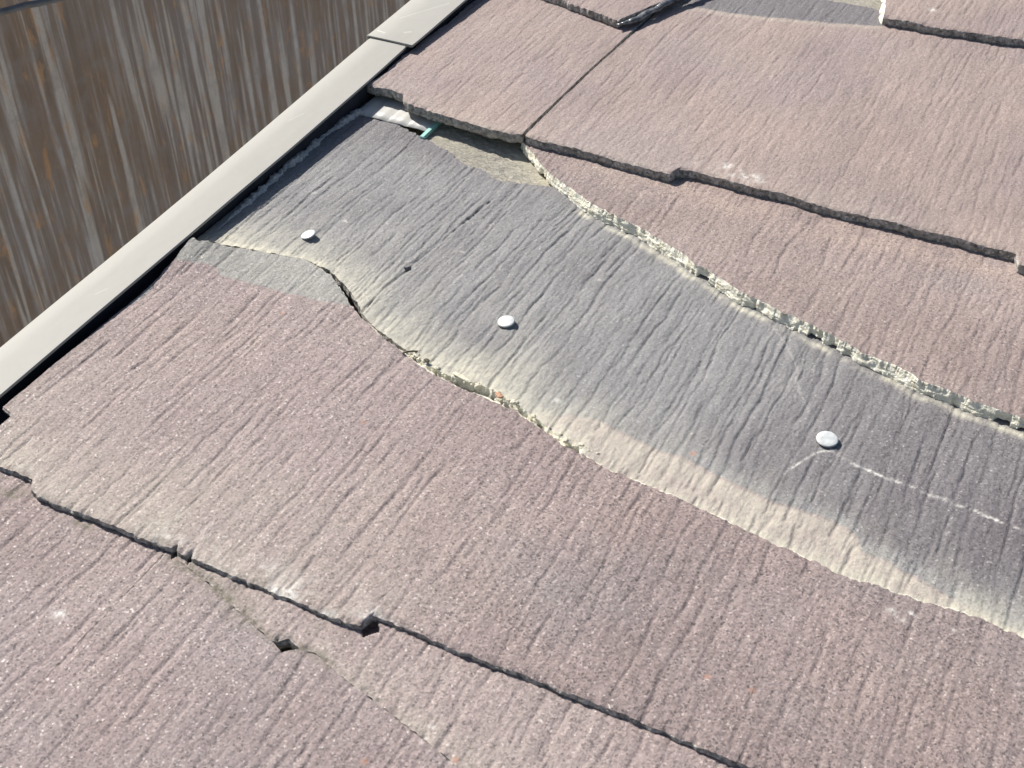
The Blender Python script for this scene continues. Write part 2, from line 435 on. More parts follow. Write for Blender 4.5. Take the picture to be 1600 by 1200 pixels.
def poly_dist(pts, u, v):
    d = np.full(np.shape(u), 1e9)
    for (ax, ay), (bx, by) in zip(pts[:-1], pts[1:]):
        ex, ey = bx - ax, by - ay
        t = np.clip(((u - ax) * ex + (v - ay) * ey) / (ex * ex + ey * ey + 1e-9), 0, 1)
        d = np.minimum(d, np.hypot(u - ax - t * ex, v - ay - t * ey))
    return d

# pressed wood-grain relief of the slates (one sheet of it per press plate)
GW, GH, GS = 980, 460, 0.6
def press_plate(seed, count, depth, lmin, lmax, straight):
    r = np.random.default_rng(seed)
    nx, ny = int(GW / GS), int(GH / GS)
    H = np.zeros((nx, ny))
    ys = np.arange(ny) * GS
    K = np.arange(-12, 22)
    for _ in range(count):
        x0 = r.uniform(0, GW); y0 = r.uniform(-60, GH)
        L = r.uniform(lmin, lmax) * r.uniform(0.4, 1.0)
        j = np.where((ys > y0) & (ys < y0 + L))[0]
        if len(j) < 6: continue
        t = (ys[j] - y0) / L
        nk = max(3, int(L / 7))
        wig = np.cumsum(r.normal(0, 0.62, nk)); wig -= np.linspace(wig[0], wig[-1], nk) * straight
        x = x0 + np.interp(t, np.linspace(0, 1, nk), wig) + 3.5 * fbm(x0 / 60, ys[j] / 70, seed) + fbm(0.3, ys[j] / 4.0, seed + int(x0), 2) * 0.5
        d = depth * (0.16 + 0.84 * r.random() ** 2.2) * np.minimum(1, np.minimum(t, 1 - t) * 6) * (0.95 + 0.55 * fbm(ys[j] / 14, 0.7, int(x0), 2))
        w = r.uniform(0.5, 1.7)
        xi = np.floor(x / GS).astype(int)
        frac = x / GS - xi
        for kk in K:
            q = (kk - frac) * GS
            prof = np.where(q < 0, 0.22 * np.exp(q / 2.0), -np.exp(-np.maximum(q, 0) / w) * np.clip(q / 0.5 + 0.35, 0.3, 1))
            idx = (xi + kk) % nx
            cur = H[idx, j]
            val = d * prof
            H[idx, j] = np.where(val < 0, np.minimum(cur, val), np.where(cur >= 0, np.maximum(cur, val), cur))
    return H
PLATES = {
    'crisp': press_plate(3, 3600, 1.36, 30, 200, 0.86),
    'worn': press_plate(5, 4400, 1.18, 18, 120, 0.86),
    'faint': press_plate(8, 4200, 0.72, 20, 140, 0.92),
}
def relief(kind, u, v, seed):
    H = PLATES[kind]
    nx, ny = H.shape
    x = ((u + 200 + seed * 143.0) / GS) % nx
    y = ((v + 700 + seed * 77.0) / GS) % ny
    xi = np.floor(x).astype(int); yi = np.floor(y).astype(int)
    fx = x - xi; fy = y - yi
    xj = (xi + 1) % nx; yj = (yi + 1) % ny
    xi %= nx; yi %= ny
    return (H[xi, yi] * (1 - fx) + H[xj, yi] * fx) * (1 - fy) + (H[xi, yj] * (1 - fx) + H[xj, yj] * fx) * fy

THICK, EXPO = 6.0, 182.0
ROW = {'Y': -728.0, 'A': -546.0, 'B': -364.0, 'C': -182.0, 'D': 0.0, 'E': 245.0}
ROW_RAISE = {'E': -2.0, 'A': 2.8, 'Y': 2.8}
def plane_z(row, v):
    return ROW_RAISE.get(row, 0.0) + THICK * (1 - (v - ROW[row]) / EXPO)

def make_slate(name, row, u0, u1, bot, top, parent, left=None, right=None, du=0.7, dv=1.4, lift=None, paint=None,
               dig=None, plate='worn', gain=1.0, seed=0, edges=('cut', 'cut', 'cut', 'cut'), jag=(0.35, 0.35), thick=THICK, label=None, sound=None):
    """A fibre-cement slate: relief face, worn or broken edge walls, underside.  edges = tail, right, head, left."""
    us = np.linspace(u0, u1, int((u1 - u0) / du) + 1)
    n = len(us)
    b = bot(us) + jag[0] * 2 * fbm(us / 3.2, 0.3, seed + 41, 4, 0.6)
    t = top(us) + jag[1] * 2 * fbm(us / 3.2, 5.3, seed + 57, 4, 0.6)
    t = np.maximum(t, b + 1.0)
    m = int(np.percentile(t - b, 85) / dv) + 2
    s = np.linspace(0, 1, m)
    s = s ** 1.0
    Vv = b[:, None] + (t - b)[:, None] * s[None, :]
    Uu = np.repeat(us[:, None], m, 1)
    wu = (us - u0) / (u1 - u0)
    if left is not None:
        Uu = Uu + (left(Vv) - u0) * np.clip(1 - (us - u0) / 26.0, 0, 1)[:, None]
    if right is not None:
        Uu = Uu + (right(Vv) - u1) * np.clip(1 - (u1 - us) / 12.0, 0, 1)[:, None]
    Z = plane_z(row, Vv)
    if lift is not None:
        Z = Z + lift(Uu, Vv)
    Z = Z + gain * relief(plate, Uu, Vv, seed)
    Z = Z + 0.50 * fbm(Uu / 26, Vv / 60, seed + 1, 3) + 0.16 * fbm(Uu / 2.6, Vv / 22.0, seed + 2, 3) + 0.30 * fbm(Uu / 1.2, Vv / 1.6, seed + 3, 2)
    db = Vv - b[:, None]
    dt = t[:, None] - Vv
    if edges[0] == 'cut':
        Z = Z - 0.9 * np.exp(-(db / 1.3) ** 2) * (0.8 + fbm(us / 4, 0.1, seed + 9, 3))[:, None]
    else:
        Z = Z - np.clip(0.8 * fbm(us / 5, 2.1, seed + 9, 3), 0, 1)[:, None] * np.exp(-(db / 2.0) ** 2)
    if dig is not None:
        Z = Z - dig(Uu, Vv)
    wear = np.zeros((n, m, 4)); wear2 = np.zeros((n, m, 4)); wear2[..., 2] = 0.5
    if paint is not None:
        paint(Uu, Vv, db, dt, wear, wear2)
    ox, oy = 0.5 * (u0 + u1), float(b.mean())
    oz = float(plane_z(row, oy))
    P = np.stack([Uu - ox, Vv - oy, Z - oz], -1).reshape(-1, 3)
    W = wear.reshape(-1, 4); W2 = wear2.reshape(-1, 4)
    ii, jj = np.meshgrid(np.arange(n - 1), np.arange(m - 1), indexing='ij')
    a = (ii * m + jj).ravel()
    quads = [np.stack([a, a + m, a + m + 1, a + 1], -1)]
    mid = [np.zeros(len(a), int)]
    # perimeter ring, counter-clockwise: tail, right, head, left
    I = np.arange(n * m).reshape(n, m)
    segs = [I[:-1, 0], I[-1, :-1], I[::-1, -1][:-1], I[0, ::-1][:-1]]
    ring = np.concatenate(segs)
    kind = np.concatenate([np.full(len(sg), i) for i, sg in enumerate(segs)])
    R0 = P[ring]
    Rs = R0.copy()
    for _ in range(4):
        Rs = (np.roll(Rs, 1, 0) + Rs * 2 + np.roll(Rs, -1, 0)) / 4
    Rh = R0.copy()
    for _ in range(40):
        Rh = (np.roll(Rh, 1, 0) + Rh * 2 + np.roll(Rh, -1, 0)) / 4
    Rh[:, 2] = Rs[:, 2]
    tg = np.roll(Rs, -1, 0) - np.roll(Rs, 1, 0)
    nrm = np.stack([tg[:, 1], -tg[:, 0]], -1)
    nrm /= np.maximum(np.hypot(nrm[:, 0], nrm[:, 1]), 1e-6)[:, None]
    arc = np.cumsum(np.hypot(*(np.roll(R0, -1, 0) - R0)[:, :2].T))
    isb = np.array([edges[i] == 'broken' for i in kind])
    if sound is not None:
        isb &= ~((kind == 0) & (R0[:, 0] + ox > sound[0]) & (R0[:, 0] + ox < sound[1]))
    soft = np.convolve(np.r_[isb[-6:], isb, isb[:6]].astype(float), np.ones(13) / 13, 'valid')
    K = 12 if 'broken' in edges else 5
    rings, off0 = [], len(P)
    allv, allw, allw2 = [P], [W], [W2]
    cave = sstep(0.24, 0.40, fbm(arc / 9.0, 1.7, seed + 77, 3, 0.6))
    width = (2.7 + 2.6 * fbm(arc / 14.0, 3.1, seed + 81, 4, 0.6)).clip(1.2, 5) * (0.45 + 0.55 * sstep(-10, 90, R0[:, 0] + ox))
    for q in range(K + 1):
        f = q / K
        rough = fbm(arc / 5.0, f * 4.0, seed + 90, 5, 0.66)
        o_cut = 0.7 * rough - 0.25 * f + (0.45 if 0 < f < 1 else 0) * np.sin(f * 3.14)
        o_brk = width * f ** 0.9 * (1 - cave * 0.95) - (0.5 + 2.6 * cave) * max(0.0, f - 0.75) * 4 * 0.8 + 0.75 * rough * min(1, f * 2.5)
        off = np.where(q == 0, 0.0, o_cut * (1 - soft) + o_brk * soft)
        wsm = (min(1.0, f * 1.8) * soft)[:, None]
        rr = R0 * (1 - wsm) + Rh * wsm
        rr[:, :2] += nrm * off[:, None]
        rr[:, 2] -= thick * (f ** (1.0)) + (0 if q in (0, K) else 1) * 0.8 * fbm(arc / 9.0, f * 3 + 7, seed + 95, 4, 0.6) * soft
        allv.append(rr); allw.append(W[ring]); allw2.append(W2[ring])
        rings.append(off0 + q * len(ring) + np.arange(len(ring)))
    for q in range(K):
        A, B = rings[q], rings[q + 1]
        quads.append(np.stack([A, B, np.roll(B, -1), np.roll(A, -1)], -1))
        mid.append(np.where(isb, 2, 1))
    # underside: straight strips from tail to head
    last = rings[-1]
    tail = np.r_[last[:len(segs[0])], last[len(segs[0])]]
    h0 = len(segs[0]) + len(segs[1])
    head = np.r_[last[h0:h0 + len(segs[2])], last[(h0 + len(segs[2])) % len(last)]][::-1]
    quads.append(np.stack([tail[:-1], head[:-1], head[1:], tail[1:]], -1))
    mid.append(np.ones(n - 1, int))
    matid = np.concatenate(mid)
    me = np_mesh(name, np.concatenate(allv) * MM, np.concatenate(quads), [M_SLATE, M_EDGE, M_CORE], matid, smooth=(matid != 2),
                 attrs={'wear': np.concatenate(allw), 'wear2': np.concatenate(allw2)})
    o = link(name, me, parent)
    if parent is None:
        place(o, ox, oy, oz)
    else:
        o.location = (ox * MM, oy * MM, oz * MM)
    if label:
        o['label'] = label
    o['_o'] = [ox, oy, oz]
    return o

def blob(name, u, v, z, sx, sy, sz, mat, seed, rot=0.0, tilt=0.0, sub=2, rough=0.35):
    bm = bmesh.new()
    bmesh.ops.create_icosphere(bm, subdivisions=sub, radius=1.0)
    for w in bm.verts:
        c = w.co
        k = 1 + rough * float(fbm(c.x * 1.4 + 3, c.y * 1.4 + c.z * 1.1, seed, 3))
        w.co = Vector((c.x * k * sx, c.y * k * sy, c.z * k * sz)) * MM
    bmesh.ops.rotate(bm, verts=bm.verts, cent=(0, 0, 0), matrix=Matrix.Rotation(rot, 3, 'Z') @ Matrix.Rotation(tilt, 3, 'X'))
    me = bpy.data.meshes.new(name)
    bm.to_mesh(me); bm.free()
    me.materials.append(mat)
    for p in me.polygons: p.use_smooth = False
    o = link(name, me)
    place(o, u, v, z)
    return o

# ------------------------------------------------------------------ setting: yard and neighbouring wall
bm = bmesh.new()
bmesh.ops.create_grid(bm, x_segments=2, y_segments=2, size=60)
me = bpy.data.meshes.new('yard_ground'); bm.to_mesh(me); bm.free()
me.materials.append(M_GROUND)
yard = link('yard_ground', me); yard.location = (0, 0, 1.2)  # unseen ground, put in to bounce light upward
tag(yard, kind='structure')

wall = link('weathered_wall', None)
place(wall, -1060, 0, 0)
tag(wall, 'weathered brown sheet wall with pale streaks and rust marks beyond the verge trim', 'wall', kind='thing')
pw = 905.0
NPL = 4
for i in range(NPL):
    y = 330 + i * pw + random.uniform(-2, 2)
    bm = bmesh.new()
    bmesh.ops.create_cube(bm, size=1.0)
    for w in bm.verts:
        w.co = Vector((w.co.x * 14, w.co.y * (pw - random.uniform(0.3, 0.7)), w.co.z * 2700)) * MM
    
    me = bpy.data.meshes.new('wall_sheet'); bm.to_mesh(me); bm.free()
    me.materials.append(M_PLANK)
    o = link('wall_sheet', me, wall)
    o.location = (random.uniform(-2.0, 2.0) * MM, y * MM, -1500 * MM)
    o.rotation_euler = (random.uniform(-0.004, 0.004), 0, random.uniform(-0.001, 0.001))
bm = bmesh.new()
bmesh.ops.create_cube(bm, size=1.0)
for w in bm.verts:
    w.co = Vector((w.co.x * 40 - 34, w.co.y * 3600 + 1690, w.co.z * 2700 - 1500)) * MM
me = bpy.data.meshes.new('backing'); bm.to_mesh(me); bm.free()
me.materials.append(M_DECK)
link('backing', me, wall)

# cable strung in front of that wall
def tube_mesh(name, pts, rad, mat, seg=10, flat=1.0):
    pts = [Vector(p) for p in pts]
    vs_, fs = [], []
    for i, p in enumerate(pts):
        d = (pts[min(i + 1, len(pts) - 1)] - pts[max(i - 1, 0)]).normalized()
        a = d.cross(Vector((0, 0, 1))).normalized(); c = a.cross(d)
        for k in range(seg):
            th = 2 * math.pi * k / seg
            r = rad[i] if hasattr(rad, '__len__') else rad
            vs_.append((p + a * (math.cos(th) * r) + c * (math.sin(th) * r * flat)) * MM)
    for i in range(len(pts) - 1):
        for k in range(seg):
            fs.append((i * seg + k, i * seg + (k + 1) % seg, (i + 1) * seg + (k + 1) % seg, (i + 1) * seg + k))
    fs.append(tuple(range(seg))[::-1]); fs.append(tuple(range((len(pts) - 1) * seg, len(pts) * seg)))
    me = bpy.data.meshes.new(name)
    me.from_pydata([tuple(v) for v in vs_], [], fs)
    me.materials.append(mat)
    for p in me.polygons: p.use_smooth = True
    me.update()
    return me
pts = [[-940.0, 254.9, -256.6], [-940.0, 351.3, -280.9], [-940.0, 440.9, -296.2], [-940.0, 461.6, -300.8], [-940.0, 482.9, -304.8], [-940.0, 503.9, -311.1], [-940.0, 536.8, -318.9], [-940.0, 631.7, -336.8], [-940.0, 805.3, -368.7]]
c0 = pts[0]
o = link('cable', tube_mesh('cable', [(p[0] - c0[0], p[1] - c0[1], p[2] - c0[2]) for p in pts], 4.2, M_CABLE, 14))
place(o, *c0)
tag(o, 'dark grey cable strung across the weathered sheet wall', 'cable')


# ------------------------------------------------------------------ the roof slope
roof = link('roof', None)
place(roof, 0, 0, 0)
tag(roof, 'slate covered roof slope of pinkish grey slates with one cracked course showing bare grey', 'roof', kind='thing')

bm = bmesh.new()
bmesh.ops.create_cube(bm, size=1.0)
for w in bm.verts:
    w.co = Vector((w.co.x * 790 + 275, w.co.y * 1260 - 150, w.co.z * 18 - 24)) * MM
me = bpy.data.meshes.new('deck_board'); bm.to_mesh(me); bm.free()
me.materials.append(M_DECK)
link('deck_board', me, roof)

# underlay felt, laid bare where the slate is gone
def felt():
    us = np.arange(-118, 672, 2.0); 
    us = np.unique(np.r_[np.arange(-118, 90, 0.9), np.arange(90, 672, 12)])
    vs_ = np.unique(np.r_[np.arange(-770, -80, 15), np.arange(-80, 25, 0.9), np.arange(25, 480, 15)])
    U, V = np.meshgrid(us, vs_, indexing='ij')
    n, m = U.shape
    Z = -13.8 + 6.6 * sstep(-52, -44, V) * sstep(-64, -60, U) * sstep(90, 60, U) + 0.9 * fbm(U / 6, V / 2.5, 5, 4, 0.65) + 0.8 * fbm(U / 30, V / 30, 6, 2)
    w = np.zeros((n, m, 4))
    d = poly_dist(S['C_crack'], U, V)
    w[..., 1] = np.clip(0.85 * np.exp(-(d / 7.0) ** 1.5) + 0.5 * np.exp(-((V + 14) / 9) ** 2) * (U > -66) * np.clip(1 - (U + 66) / 70, 0, 1), 0, 1) * (0.8 + 0.6 * fbm(U / 5, V / 3, 9, 3))
    ii, jj = np.meshgrid(np.arange(n - 1), np.arange(m - 1), indexing='ij')
    a = (ii * m + jj).ravel()
    P = np.stack([U, V, Z], -1).reshape(-1, 3) * MM
    return np_mesh('underlay_felt', P, np.stack([a, a + m, a + m + 1, a + 1], -1), [M_FELT], attrs={'wear': w.reshape(-1, 4)})
o = link('underlay_felt', felt(), roof)
o['label'] = 'fuzzy tan underlay felt laid bare above the cracked slate'

RIGHT = 560.0
LEFT = -113.5

# ---- lowest courses
def paint_A(U, V, db, dt, w, w2):
    d = poly_dist(S['A_crack'], U, V)
    near = np.exp(-(d / 2.2) ** 2) * (U < 112)
    w2[..., 1] = 0.6 * np.clip(near * 0.9 + np.exp(-(d / 8.0) ** 2) * 0.45 * (U < 70) * (fbm(U / 5, V / 5, 3, 3) > -0.05), 0, 1)
    w2[..., 1] = np.maximum(w2[..., 1], 0.6 * np.exp(-((V + 374) / 7.0) ** 2) * (U < 25) * sstep(-0.1, 0.3, fbm(U / 12, V / 8, 12, 3)))
    w2[..., 2] = 0.75
    w[..., 0] = 0.20 + 0.3 * fbm(U / 60, V / 60, 21, 3)
    w2[..., 0] = np.clip(0.15 + 0.45 * fbm(U / 60, V / 50, 23, 3), 0, 0.6)
    for (x, y), r in zip(S['A_white'], (3.4, 2.2, 1.3, 1.1)):
        w[..., 2] = np.maximum(w[..., 2], 0.85 * np.exp(-(((U - x) / r) ** 2 + ((V - y) / (r * 0.6)) ** 2)) * np.clip(0.45 + 2.2 * fbm(U / 1.6, V / 1.4, 42, 3), 0, 1))
    for x, y in S['A_orange']:
        w[..., 3] = np.maximum(w[..., 3], np.exp(-(((U - x) / 1.1) ** 2 + ((V - y) / 1.0) ** 2)))
def paint_A2(U, V, db, dt, w, w2):
    paint_A(U, V, db, dt, w, w2)
    w[..., 0] *= 0.3
    w[..., 1] = np.clip(0.22 * np.exp(-(db / 14.0)) * (0.9 + 1.2 * fbm(U / 9, V / 14, 31, 3)), 0, 1)

def dig_A(U, V):
    h = 5.0 * (np.abs((U - 115.0) / 4.8 + (V + 370.0) / 60) + np.abs(V + 369.0) / 5.6 < 1.0)
    for x in (22.0, 30.0):
        h = np.maximum(h, 3.5 * (np.abs(U - x) / 2.2 + np.abs(V + 370.0) / 4.2 < 1.0))
    return h
ac = S['A_crack']
a_line = curve(np.vstack([[(-200, -362)], ac, [(400, -470), (700, -560)]]))
ah = S['A_hole']
hx3 = np.array([ah[0][0] - 0.3, 0.5 * (ah[1][0] + ah[3][0]), ah[2][0] + 0.6])
def a1_top(u):
    base = np.where(u < 18, -345.0, a_line(u) - 0.25)
    hole = np.interp(u, hx3, [0, -3.4, 0])
    return base + hole
def a2_bot(u):
    hole = np.interp(u, hx3 - np.array([0, 1.2, 0]), [0, 3.4, 0])
    return a_line(u) + hole
make_slate('slate', 'A', LEFT, RIGHT, lambda u: np.full_like(u, -548.0) - 7 * (np.sin(u / 28) > 0), lambda u: np.maximum(a1_top(u), -546),
           roof, paint=paint_A, dig=dig_A, plate='worn', gain=1.0, seed=1, dv=1.6, jag=(0.35, 0.15),
           label='lowest slate in view, lilac grey, below the mossy diagonal crack')
make_slate('slate', 'A', 16.0, RIGHT, a2_bot, lambda u: np.full_like(u, -345.0), roof, paint=paint_A2, dig=dig_A, plate='worn', gain=1.1, seed=2,
           lift=lambda U, V: 0.55 + 0 * U, edges=('cut', 'cut', 'cut', 'cut'), jag=(0.35, 0.3),
           label='wedge of slate with pale lower rim above the mossy diagonal crack')
make_slate('slate', 'Y', LEFT, RIGHT, lambda u: np.full_like(u, -728.0), lambda u: np.full_like(u, -530.0), roof, du=2, dv=3, seed=3)

# ---- the cracked course: loose lower half
bb = curve(S['B_bottom'])
def b_bot(u):
    v = np.where(u < -79, -365, np.where(u > 296, -365.0, bb(u)))
    v = v + 3.6 * np.clip(1 - np.abs(u - 22.0) / 1.7, 0, 1) + 3.6 * np.clip(1 - np.abs(u - 30.0) / 1.7, 0, 1)
    return v
bc = curve(np.vstack([S['B_crack'][1:], [(700, -285)]]))
bh = curve(np.vstack([[(-300, -179)], S['B_crack_hi']]))
sg = curve(np.vstack([S['S_grey'], [(8, -190)]]))
def paint_B(U, V, db, dt, w, w2):
    line = sg(U) + 1.2 * fbm(U / 5, V / 5, 4, 3)
    g = sstep(-0.8, 0.8, V - line) * sstep(12, 2, U)
    w[..., 0] = np.clip(g * 0.95, 0, 1)
    rightpatch = sstep(60, 200, U) * 0.22
    w[..., 0] = np.maximum(w[..., 0], np.clip(0.02 + rightpatch + 0.36 * fbm(U / 70, V / 50, 14, 3), 0, 0.5))
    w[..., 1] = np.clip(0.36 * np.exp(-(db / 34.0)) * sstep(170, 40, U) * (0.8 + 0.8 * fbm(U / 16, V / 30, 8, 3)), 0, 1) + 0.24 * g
    w[..., 2] = np.clip(0.55 * np.exp(-(db / 7.0)) * (fbm(U / 9, V / 6, 18, 3) - 0.02) * 3.0 * (np.abs(U - 70) < 60), 0, 0.6)
    for (x, y), r in zip(S['S_white'], (2.6, 1.8, 2.2, 1.4, 1.1)):
        w[..., 2] = np.maximum(w[..., 2], 0.75 * np.exp(-(((U - x) / r) ** 2 + ((V - y) / (r * 0.8)) ** 2)) * np.clip(0.45 + 2.2 * fbm(U / 1.6, V / 1.4, 41, 3), 0, 1))
    for x, y in S['S_orange']:
        w[..., 3] = np.maximum(w[..., 3], np.exp(-(((U - x) / 1.0) ** 2 + ((V - y) / 0.9) ** 2)))
    w2[..., 0] = np.clip(0.06 + 0.36 * sstep(30, 230, U) + 0.25 * fbm(U / 55, V / 60, 19, 3), 0, 0.7)
    w2[..., 2] = 0.75 + 0.25 * sstep(40, 200, U)
    w2[..., 3] = np.clip(0.20 * fbm(U / 40, V / 60, 51, 3) + 0.04, 0, 1)
sl_left = curve([(-420, -97.8), (-336.5, -97.8), (-334.5, -105.8), (-300, -106.8), (-240, -106.6), (-204, -107.6), (-190, -109.4), (-170, -111.0)])
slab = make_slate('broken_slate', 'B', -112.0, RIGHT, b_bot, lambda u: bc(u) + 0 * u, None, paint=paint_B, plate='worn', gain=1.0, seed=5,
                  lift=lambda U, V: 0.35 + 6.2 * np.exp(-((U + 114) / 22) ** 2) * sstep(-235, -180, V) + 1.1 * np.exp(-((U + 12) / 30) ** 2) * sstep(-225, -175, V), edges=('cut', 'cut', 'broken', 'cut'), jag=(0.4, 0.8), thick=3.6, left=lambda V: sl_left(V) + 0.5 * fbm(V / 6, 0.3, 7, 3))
tag(slab, 'long pinkish lower half of a slate, cracked off along a curved break', 'roof slate')

# ---- the cracked course: nailed grey upper half
gt = curve(np.vstack([S['G_top'], [(52, -20), (60, 20), (900, 20)]]))
gg = curve(np.vstack([[(-200, -400), (60, -400), (80, -243)], S['G_grey'][1:]]))
def g_bot(u):
    gap = 0.5 - 1.6 * sstep(-30, -40, u) + 2.6 * np.exp(-((u + 12) / 15) ** 2) + 0.35 * np.exp(-((u - 75) / 30) ** 2)
    return np.where(u < 148, np.maximum(bh(u), bc(u)) + gap, bc(u) - 0.4)
wc = S['white_crack']
hl = S['hairline']
HOLE = S['hole'][0]
def paint_G(U, V, db, dt, w, w2):
    line = gg(U) + 1.5 * fbm(U / 6, V / 6, 24, 3)
    w[..., 0] = np.clip(sstep(-1.5, 1.8, V - line), 0, 1)
    w2[..., 0] = np.clip(sstep(150, 300, U) * 0.70 * sstep(0, 30, db) + 0.5 * fbm(U / 40, V / 50, 33, 3), 0, 1) * sstep(2, 12, V - line)
    w2[..., 0] = np.maximum(w2[..., 0], np.clip(0.55 * sstep(-70, -20, V) * (U < 60), 0, 1))
    # powder from the break, settled on the face above the crack
    nz = 1 + 1.1 * fbm(U / 14, V / 22, 35, 3)
    wdt = np.interp(U, [-60, 0, 40, 80, 115, 150, 200, 260, 300, 360], [20, 20, 19, 24, 20, 15, 13, 12, 9, 7.0])
    ampl = np.interp(U, [-120, -70, -20, 10, 40, 90, 130, 200, 260, 330, 380], [0.46, 0.55, 0.44, 0.52, 0.66, 0.70, 0.58, 0.70, 0.86, 1.0, 1.0])
    d = ampl * np.exp(-np.maximum(db - 0.5, 0) / (wdt * nz.clip(0.4, 2)))
    d = d + 0.9 * np.exp(-(db / 2.2)) * sstep(-110, -90, U) * (U < -36)
    d = d + 0.24 * sstep(40, -10, db) * np.clip(nz, 0, 2) * (U < 150)
    dc = poly_dist(S['C_crack'], U, V)
    d = np.maximum(d, 0.85 * np.exp(-((dc - 5.0) / 2.2) ** 2) * (U > 60) * np.clip(0.7 + 1.5 * fbm(U / 9, V / 9, 61, 3), 0, 1))
    d = np.maximum(d, (0.46 + 0.22 * fbm(U / 16, V / 12, 36, 3)) * sstep(1.0, -2.5, V - line) * (U > 60))
    w[..., 1] = np.clip(d, 0, 1)
    ww = 0.8 * np.exp(-(poly_dist(wc, U + 1.2 * fbm(U / 6, V / 6, 74, 3), V + 1.2 * fbm(U / 5, V / 5, 75, 3)) / (0.55 + 0.9 * np.clip(fbm(U / 8, 0.4, 71, 3), 0, 1))) ** 2) * np.clip(0.85 + 2.0 * fbm(U / 4, V / 2, 72, 3), 0, 1)
    ww = np.maximum(ww, 0.20 * np.exp(-(poly_dist(S['pale_crack'], U, V) / 0.6) ** 2))
    ww = np.maximum(ww, 0.16 * np.exp(-(poly_dist(S['pale_crack2'], U, V) / 0.6) ** 2))
    for (x, y), r in zip(S['G_white'], (2.0, 1.6, 1.8, 2.2, 2.0, 1.3)):
        ww = np.maximum(ww, 0.5 * np.exp(-(((U - x) / r) ** 2 + ((V - y) / (r * 0.6)) ** 2)))
    w[..., 2] = ww
    x, y = S['S_orange'][4]
    w[..., 3] = np.exp(-(((U - x) / 1.3) ** 2 + ((V - y) / 1.3) ** 2))
    w2[..., 2] = 0.22 + 0.55 * sstep(180, 320, U)
    w2[..., 3] = 0
def dig_G(U, V):
    h = 9.0 * (np.abs(U - HOLE[0]) / 1.9 + np.abs(V - HOLE[1]) / 2.4 < 1.0)
    c = 1.5 * np.exp(-(poly_dist(hl, U, V) / 0.5) ** 2) * (0.7 + 0.9 * fbm(U / 5, V / 5, 91, 2)).clip(0.1, 1)
    return np.maximum(h, c)
ridge = S['ridge']
g_left = curve([(y, x) for x, y in ridge] + [(-400, -113.5), (60, -115)])
gray = make_slate('slate', 'B', -114.0, RIGHT, g_bot, gt, roof, paint=paint_G, dig=dig_G, plate='crisp', gain=1.0, seed=6, du=0.62, dv=1.3,
                  edges=('broken', 'cut', 'broken', 'cut'), jag=(0.5, 1.1), sound=(-200, 42), left=lambda V: np.full_like(V, -114.0) + 0.8 * fbm(V / 6, 0.2, 3, 3),
                  label='bare grey upper half of the cracked slate, held by three round headed nails')

# nails through the grey slate
go = gray['_o']
for (x, y), dia, tx, ty in zip(S['nails'], (8.6, 8.9, 10.0), (0.08, 0.10, 0.05), (-0.24, -0.08, 0.02)):
    bm = bmesh.new()
    r = dia / 2
    prof = [(0.0, 0.42), (0.5 * r, 0.40), (0.86 * r, 0.30), (r, 0.05), (r * 0.98, -0.35), (1.5, -0.45), (1.4, -5.0)]
    seg = 36
    ringv = []
    for rr, zz in prof:
        if rr == 0:
            ringv.append([bm.verts.new((0, 0, zz * MM))])
        else:
            ringv.append([bm.verts.new((rr * MM * math.cos(2 * math.pi * k / seg), rr * MM * math.sin(2 * math.pi * k / seg), zz * MM)) for k in range(seg)])
    for a_, b_ in zip(ringv[:-1], ringv[1:]):
        for k in range(seg):
            if len(a_) == 1: bm.faces.new((a_[0], b_[k], b_[(k + 1) % seg]))
            else: bm.faces.new((a_[k], b_[k], b_[(k + 1) % seg], a_[(k + 1) % seg]))
    bm.normal_update()
    me = bpy.data.meshes.new('nail'); bm.to_mesh(me); bm.free()
    me.materials.append(M_NAIL)
    for p in me.polygons: p.use_smooth = True
    o = link('nail', me, gray)
    o.location = ((x - go[0]) * MM, (y - go[1]) * MM, (plane_z('B', y) + 1.6 - go[2]) * MM)
    o.rotation_euler = (tx, ty, 0)

# ---- course above: what is left of it under the whole slates
cc = curve(np.vstack([S['C_crack'], [(700, -250)]]))
def paint_C(U, V, db, dt, w, w2):
    w[..., 0] = np.clip(0.10 + 0.3 * fbm(U / 50, V / 40, 15, 3), 0, 0.5)
    w2[..., 2] = 0.6
    w2[..., 0] = np.clip(0.34 + 0.5 * fbm(U / 60, V / 40, 17, 3), 0, 0.7)
    w2[..., 3] = np.clip(0.25 + 0.9 * np.exp(-((V + 22 - 0.0 * U) / 12) ** 2) * (0.55 + 1.3 * fbm(U / 14, V / 10, 16, 3)) * (U > 40), 0, 1)
make_slate('slate', 'C', 1.5, RIGHT, cc, lambda u: np.full_like(u, 26.0), roof, paint=paint_C, plate='worn', gain=0.8, seed=7,
           edges=('broken', 'cut', 'cut', 'broken'), jag=(0.75, 0.2),
           label='pink remnant of a slate with a crumbling cream broken edge, under the whole course')

